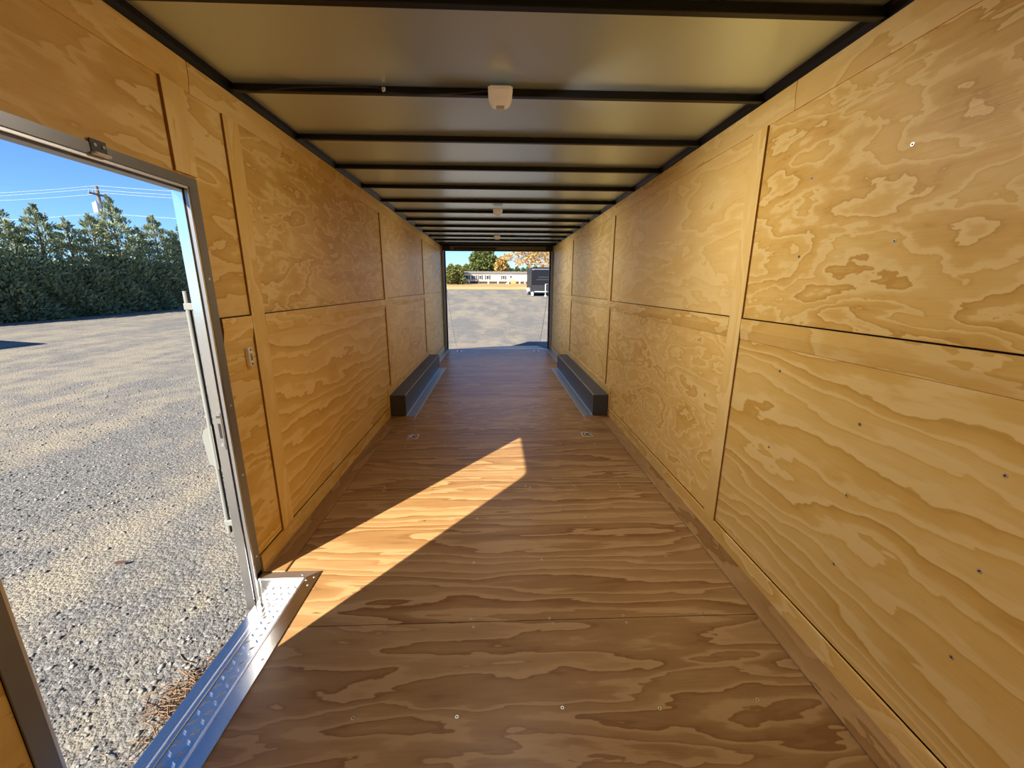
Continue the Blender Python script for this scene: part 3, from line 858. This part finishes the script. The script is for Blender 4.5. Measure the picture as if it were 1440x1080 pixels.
for i, (y, ztop) in enumerate(HT):
    k = i % 3
    o = protos[k] if not used[k] else copy_tree(protos[k])
    used[k] = True
    x = -20.1 + (y - 17.0) * 0.175
    zb = gz(y)
    o.location = (x - 1.0, y, zb - 0.05)
    o.scale = (1.05, 1.05, (ztop - zb) / 5.6)
    o.rotation_euler = (0, 0, random.uniform(0, 6.28))
    tag(o, 'dark green hedge conifer, %s along the row counted from the parked trailer shadow' % ORD[i + 1], 'tree', 'row of hedge conifers seen through the side doorway')

def crown(nm, e, blobs, n, L0, mat, shell=0.45):
    pts, dirs = [], []
    tot = sum(b[3] ** 2 for b in blobs)
    for (x, y, z, r, sq) in blobs:
        k = int(n * r * r / tot)
        d = rng.normal(size=(k, 3)); d /= np.linalg.norm(d, axis=1, keepdims=True)
        q = (shell + (1 - shell) * rng.random(k) ** 0.6)[:, None]
        q = q * (1 + 0.15 * np.sin(d[:, :1] * 7 + d[:, 2:3] * 9))
        pts.append(np.array([x, y, z]) + d * q * r * np.array([1, 1, sq])); dirs.append(d + rng.normal(0, .6, (k, 3)) + np.array([0, 0, .2]))
    P, D = np.concatenate(pts), np.concatenate(dirs)
    L = L0 * (0.6 + 0.8 * rng.random(len(P)))
    return sprays(nm, P, D, L, L * 0.42, mat, e)

def tree(name, x, y, h, blobs, n, L0, mat, label, tr=0.2, bk=bark, branches=8, shell=0.45):
    e = empty(name, (x, y, gz(y)))
    m = MB().cyl((0, 0, -0.1), (0, 0, h * 0.75), tr, tr * 0.35, 10)
    for k in range(branches):
        a = k * 2.4 + x; z0 = h * random.uniform(0.25, 0.6); l = h * random.uniform(0.2, 0.36)
        m.cyl((0, 0, z0), (math.cos(a) * l, math.sin(a) * l, z0 + l * 0.9), tr * 0.35, tr * 0.08, 6)
    m.build('trunk', bk, e)
    crown('foliage', e, blobs, n, L0, mat, shell)
    tag(e, label, 'tree')
    return e

green_mat = leaf_mat('oak_green', (0.075, 0.12, 0.035), (0.14, 0.19, 0.06), (0.26, 0.27, 0.09), 0.3)
olive_mat = leaf_mat('young_pine_green', (0.11, 0.15, 0.04), (0.19, 0.22, 0.06), (0.30, 0.27, 0.09), 0.3)
yellow_mat = leaf_mat('autumn_yellow', (0.46, 0.31, 0.11), (0.62, 0.47, 0.20), (0.72, 0.60, 0.32), 0.4)
pine_mat = leaf_mat('distant_pine_green', (0.06, 0.09, 0.03), (0.11, 0.14, 0.05), (0.20, 0.19, 0.07), 0.25)

tree('oak_tree', -3.3, 112, 9.2, [(0, 0, 5.2, 3.3, .85), (-1.8, 0, 3.9, 2.0, .8), (2.0, -.3, 3.6, 2.0, .8), (0.3, 0, 7.4, 2.0, .8), (1.4, .4, 6.0, 1.9, .8), (-1.6, -.5, 6.0, 1.9, .8)], 9000, 0.55, green_mat, 'large round green tree rising behind the mobile home', 0.3)
tree('maple_tree', 1.3, 104, 6.4, [(0, 0, 4.0, 1.5, 1.1), (0.2, 0, 5.2, 1.0, 1.0)], 1500, 0.42, leaf_mat('autumn_orange', (0.40, 0.22, 0.06), (0.5, 0.33, 0.10), (0.36, 0.34, 0.10)), 'small orange-tinged tree beside the large round green tree', 0.14)
tree('sycamore_tree', 6.9, 84, 9.5, [(0, 0, 7.2, 2.6, .8), (-2.6, 0, 6.6, 1.7, .7), (2.6, 0.3, 6.6, 2.2, .8), (-4.6, 0, 5.4, 1.2, .6), (4.6, 0, 5.8, 2.0, .8), (0.5, 0, 5.0, 2.0, .7), (-2.2, 0, 4.6, 1.4, .6), (3.2, 0, 4.0, 1.6, .7)], 5200, 0.26, yellow_mat, 'yellow autumn tree with thin branches behind the black trailer', 0.32, bark_pale, 16, 0.2)
tree('pine_tree', -9.0, 84, 4.0, [(0, 0, 2.2, 1.15, 1.1), (0, 0, 3.1, .75, .9), (-.3, .2, 1.2, 1.1, .8)], 2200, 0.32, olive_mat, 'bushy green tree leftmost in the rear doorway', 0.1)
tree('pine_tree', -7.8, 85, 4.1, [(0, 0, 2.2, 1.05, 1.2), (0.1, 0, 3.2, .7, .9), (.4, 0, 1.1, .9, .8)], 2200, 0.32, olive_mat, 'bushy green tree second from the left in the rear doorway', 0.1)
tree('pine_tree', -7.4, 102, 4.2, [(0, 0, 2.3, 1.3, 1.1), (0, 0, 3.3, .85, .9)], 1800, 0.36, olive_mat, 'bushy green tree peeking out behind the mobile home end', 0.1)
tree('oak_tree', -17.5, 84, 13.5, [(0, 0, 8.5, 3.6, .8), (-1.5, 1, 6.0, 2.6, .8), (1.8, -1, 10.8, 2.5, .8), (0, 1.5, 11.5, 2.2, .8), (2.6, 1.5, 7.5, 2.0, .8)], 5000, 0.5, green_mat, 'tall oak out of view on the grass, shading the left half of the mobile home', 0.35)
for i, (x, h) in enumerate([(-14, 5.2), (-11.5, 4.6), (-9.4, 5.0), (-5.8, 4.0), (2.2, 4.3), (3.7, 4.8), (5.2, 3.9), (6.6, 4.5), (8.4, 4.1), (10.2, 5.0), (12.2, 4.6), (14.5, 5.2)]):
    e = tree('pine_tree', x, 130, h, [(0, 0, h * .35, h * .26, 1.2), (0, 0, h * .62, h * .2, 1.2), (0, 0, h * .85, h * .12, 1.3)], 700, 0.45, pine_mat, 'small dark pine in the distant treeline behind the mobile home', 0.1, bark, 3)
    e['group'] = 'pines of the distant treeline'
for i, (x, y) in enumerate([(-9.6, 88.5), (-8.3, 89.5), (-7.2, 91)]):
    e = empty('shrub', (x, y, gz(y)))
    crown('foliage', e, [(0, 0, .45, .75, .8)], 500, 0.22, leaf_mat('shrub_grey', (0.10, 0.11, 0.07), (0.16, 0.16, 0.10), (0.22, 0.2, 0.13)), e is None)
    MB().cyl((0, 0, 0), (0, 0, .5), .05, .03, 6).build('stem', bark, e)
    tag(e, 'low grey green shrub %s the left end of the mobile home' % ('nearest to', 'one step out from', 'farthest out from')[2 - i], 'shrub', 'shrubs at the mobile home end')

# ------------------------------------------------------------------ mobile home
mh = empty('mobile_home', (0, 95, gz(95)))
siding = NT('cream_siding')
tcs = siding.n('ShaderNodeTexCoord').outputs['Object']
zz = siding.n('ShaderNodeSeparateXYZ', inp={0: tcs}).outputs[2]
fr = siding.math('FRACT', siding.math('MULTIPLY', zz, 6.0))
siding = siding.out((0.68, 0.59, 0.39), 0.6, 0.0, 0.3, siding.bump(fr, 0.3, 0.02))
Z0 = 0.52
MB().box(-7.5, 7.55, 0.0, 4.2, Z0, 2.30).build('siding_wall', siding, mh)
MB().prism([(-0.25, 2.28), (-0.25, 2.36), (2.1, 2.80), (4.45, 2.36), (4.45, 2.28)], 'x', -7.65, 7.7).build('roof', plain('roof_shingle', (0.17, 0.17, 0.18), 0.8), mh)
MB().box(-7.4, 7.45, 0.12, 4.1, 0.0, Z0).build('crawl_space', plain('dark_underside', (0.05, 0.045, 0.04), 0.9), mh)  # dark skirting box under the home
for x in (-6.4, -4.2, -2.0, 0.2, 2.6, 5.2, 6.4, 7.2):
    MB().box(x, x + 0.35, 0.02, 0.3, 0.0, Z0).build('pier', plain('block_grey', (0.50, 0.47, 0.42), 0.9), mh)
glass = NT('window_glass').out((0.03, 0.035, 0.045), 0.12)
shut = plain('dark_shutter', (0.045, 0.05, 0.06), 0.6)
whitep = plain('white_paint', (0.78, 0.77, 0.73), 0.5)
for (a, b, z0, z1) in ((-7.1, -6.4, .95, 1.85), (-5.3, -4.75, .92, 1.88), (-3.95, -3.4, .92, 1.9), (-2.3, -1.65, .92, 1.9), (1.42, 1.98, .95, 1.85)):
    f = MB().box(a, b, -0.05, 0.02, z0, z1).build('window', whitep, mh)
    MB().box(a + .06, b - .06, -0.065, -0.04, z0 + .06, z1 - .06).build('pane', glass, f)
    for (p, q) in ((a - .32, a - .02), (b + .02, b + .32)):
        MB().box(p, q, -0.06, 0.02, z0, z1).build('shutter', shut, f)
d = MB().box(2.95, 3.75, -0.05, 0.02, 0.55, 2.05).build('door', whitep, mh)
MB().box(3.15, 3.55, -0.07, -0.04, 1.25, 1.85).build('pane', glass, d)
po = empty('porch_steps', (2.9, 94.0, gz(94.0)))
MB().box(-0.1, 0.9, 0.0, 0.95, 0.42, 0.50).build('deck', plain('porch_wood', (0.50, 0.28, 0.12), 0.8), po)
for k in range(3):
    MB().box(-0.75 + k * 0.22, -0.1, 0.1, 0.85, 0.14 * k, 0.14 * (k + 1)).build('step', whitep, po)
for (x, y) in ((0.0, 0.05), (0.85, 0.05)):
    MB().box(x - .05, x + .05, y - .05, y + .05, 0.0, 1.05).build('post', plain('post_wood', (0.46, 0.27, 0.12), 0.8), po)
MB().box(0.35, 1.55, -0.02, 0.06, 0.05, 0.85).build('side_panel', plain('panel_wood', (0.52, 0.27, 0.10), 0.8), po)
tag(po, 'orange wooden porch with white steps at the mobile home door', 'porch')
tag(mh, 'long cream mobile home with dark shutters seen through the rear doorway', 'mobile home')

# ------------------------------------------------------------------ black cargo trailers
white_metal = plain('white_enamel', (0.55, 0.55, 0.55), 0.4)
def cargo_trailer():
    e = empty('cargo_trailer')
    body = MB()
    pr = [(-1.24, 0.32), (1.24, 0.32), (1.24, 2.62), (1.16, 2.70), (-1.16, 2.70), (-1.24, 2.62)]
    body.prism(pr, 'y', 0.0, 6.0)
    b = body.build('body', skin_black, e)
    MB().box(-1.20, 1.20, -0.012, 0.0, 2.50, 2.56).build('top_trim', galv, b)
    MB().box(-1.20, 1.20, -0.010, 0.002, 0.36, 1.05).build('stone_guard', NT('dark_tread').out((0.03, 0.03, 0.034), 0.45, 0.3), b)
    for (z, w) in ((1.75, .55), (1.52, .75)):
        MB().box(-w, w, -0.006, 0.002, z, z + .09).build('lettering_band', plain('faint_grey', (0.03, 0.03, 0.034), 0.4), b)
    MB().box(-1.14, -1.08, -0.02, 0.0, 2.42, 2.48).build('marker_light', plain('amber_lens', (0.5, 0.3, 0.1), 0.3), b)
    MB().box(1.08, 1.14, -0.02, 0.0, 2.42, 2.48).build('marker_light', plain('amber_lens2', (0.5, 0.3, 0.1), 0.3), b)
    for s in (-1, 1):
        f = MB()
        f.prism([(2.1, 0.42), (2.25, 0.78), (4.15, 0.78), (4.3, 0.42)], 'x', s * 1.24 if s > 0 else s * 1.40, s * 1.40 if s > 0 else s * 1.24)
        f.build('fender', white_metal, e)
        for y in (2.75, 3.65):
            w = MB().cyl((s * 1.16, y, 0.35), (s * 1.36, y, 0.35), 0.35, seg=24).build('wheel', plain('tyre', (0.03, 0.03, 0.03), 0.8), e)
            MB().cyl((s * 1.30, y, 0.35), (s * 1.37, y, 0.35), 0.19, seg=16).build('rim', white_metal, w)
        MB().box(min(s * 1.02, s * 1.26), max(s * 1.02, s * 1.26), -0.10, 0.0, 0.02, 0.40, 0.02, 1).build('corner_guard', white_metal, e)
    tg = MB()
    for s in (-1, 1):
        tg.tube([(s * 0.9, 0.0, 0.42), (s * 0.05, -1.3, 0.42)], 0.05, 8)
    tg.cyl((0, -1.25, 0.42), (0, -1.5, 0.44), 0.06, seg=10)
    tg.build('tongue', white_metal, e)
    j = MB().cyl((0, -1.15, 0.08), (0, -1.15, 1.15), 0.045, seg=10).build('jack', white_metal, e)
    MB().box(-0.12, 0.12, -1.25, -1.05, 0.0, 0.08).build('jack_foot', white_metal, j)
    MB().tube([(0, -1.15, 1.12), (0.18, -1.15, 1.15), (0.2, -1.3, 1.15)], 0.015, 6).build('crank', white_metal, j)
    return e
ct = cargo_trailer()
ct.location = (4.62, 39.9, gz(39.9))
tag(ct, 'black cargo trailer with white jack parked beyond the rear doorway', 'trailer')
ct2 = copy_tree(ct)
th = math.radians(-17.5)
C = Vector((-15.06, 9.31))
off = Vector((1.24 * math.cos(th) - 6.0 * math.sin(th), 1.24 * math.sin(th) + 6.0 * math.cos(th)))
p = C - off
ct2.location = (p.x, p.y, gz(p.y))
ct2.rotation_euler = (0, 0, th)
tag(ct2, 'parked black cargo trailer past the left edge of the view, its shadow on the gravel', 'trailer')

# ------------------------------------------------------------------ utility pole and power lines
up = empty('utility_pole', (-30.0, 33.9, gz(33.9)))
pz = 8.6 - gz(33.9)
MB().cyl((0, 0, -0.1), (0, 0, pz), 0.16, 0.10, 12).build('pole', plain('weathered_pole', (0.20, 0.15, 0.12), 0.9), up)
MB().box(-0.06, 0.06, -0.75, 0.75, pz - 0.66, pz - 0.54).build('crossarm', plain('arm_wood', (0.20, 0.15, 0.12), 0.9), up)
for y in (-0.68, -0.35, 0.68):
    MB().cyl((0, y, pz - .54), (0, y, pz - .36), 0.04, 0.02, 8).build('insulator', plain('insulator_grey', (0.3, 0.3, 0.32), 0.4), up)
tr = MB().cyl((0.05, -0.36, pz - 1.95), (0.05, -0.36, pz - 1.25), 0.24, seg=16).build('transformer', plain('light_grey_tank', (0.62, 0.63, 0.64), 0.4), up)
MB().cyl((0.05, -0.36, pz - 1.25), (0.05, -0.36, pz - 1.12), 0.08, seg=10).build('bushing', plain('bushing_grey', (0.4, 0.4, 0.4), 0.5), tr)
tag(up, 'wooden utility pole with crossarm and grey transformer behind the hedge', 'utility pole')
wire_mat = plain('bare_wire', (0.62, 0.64, 0.66), 0.4, 0.3)
for i, (dy, dz, lab) in enumerate(((0, 0.02, 'topmost power line running from the pole tip'), (0.68, -0.36, 'power line on the far end of the pole crossarm'), (-0.68, -0.36, 'power line on the near end of the pole crossarm'), (0.0, -1.9, 'lowest power line, sagging below the transformer'))):
    pts = []
    for k in range(25):
        f = k / 24
        x = -60 + 80 * f
        fx = (x + 30) / 50.0
        sag = -1.0 * (1 - (2 * fx - 1) ** 2) if x > -30 else -0.6 * (1 - (2 * (x + 60) / 30 - 1) ** 2)
        pts.append((x, 33.9 + dy - 0.08 * (x + 30), 8.6 + dz + sag))
    tag(MB().tube(pts, 0.009, 5).build('power_line', wire_mat), lab, 'power line', 'power lines over the hedge')
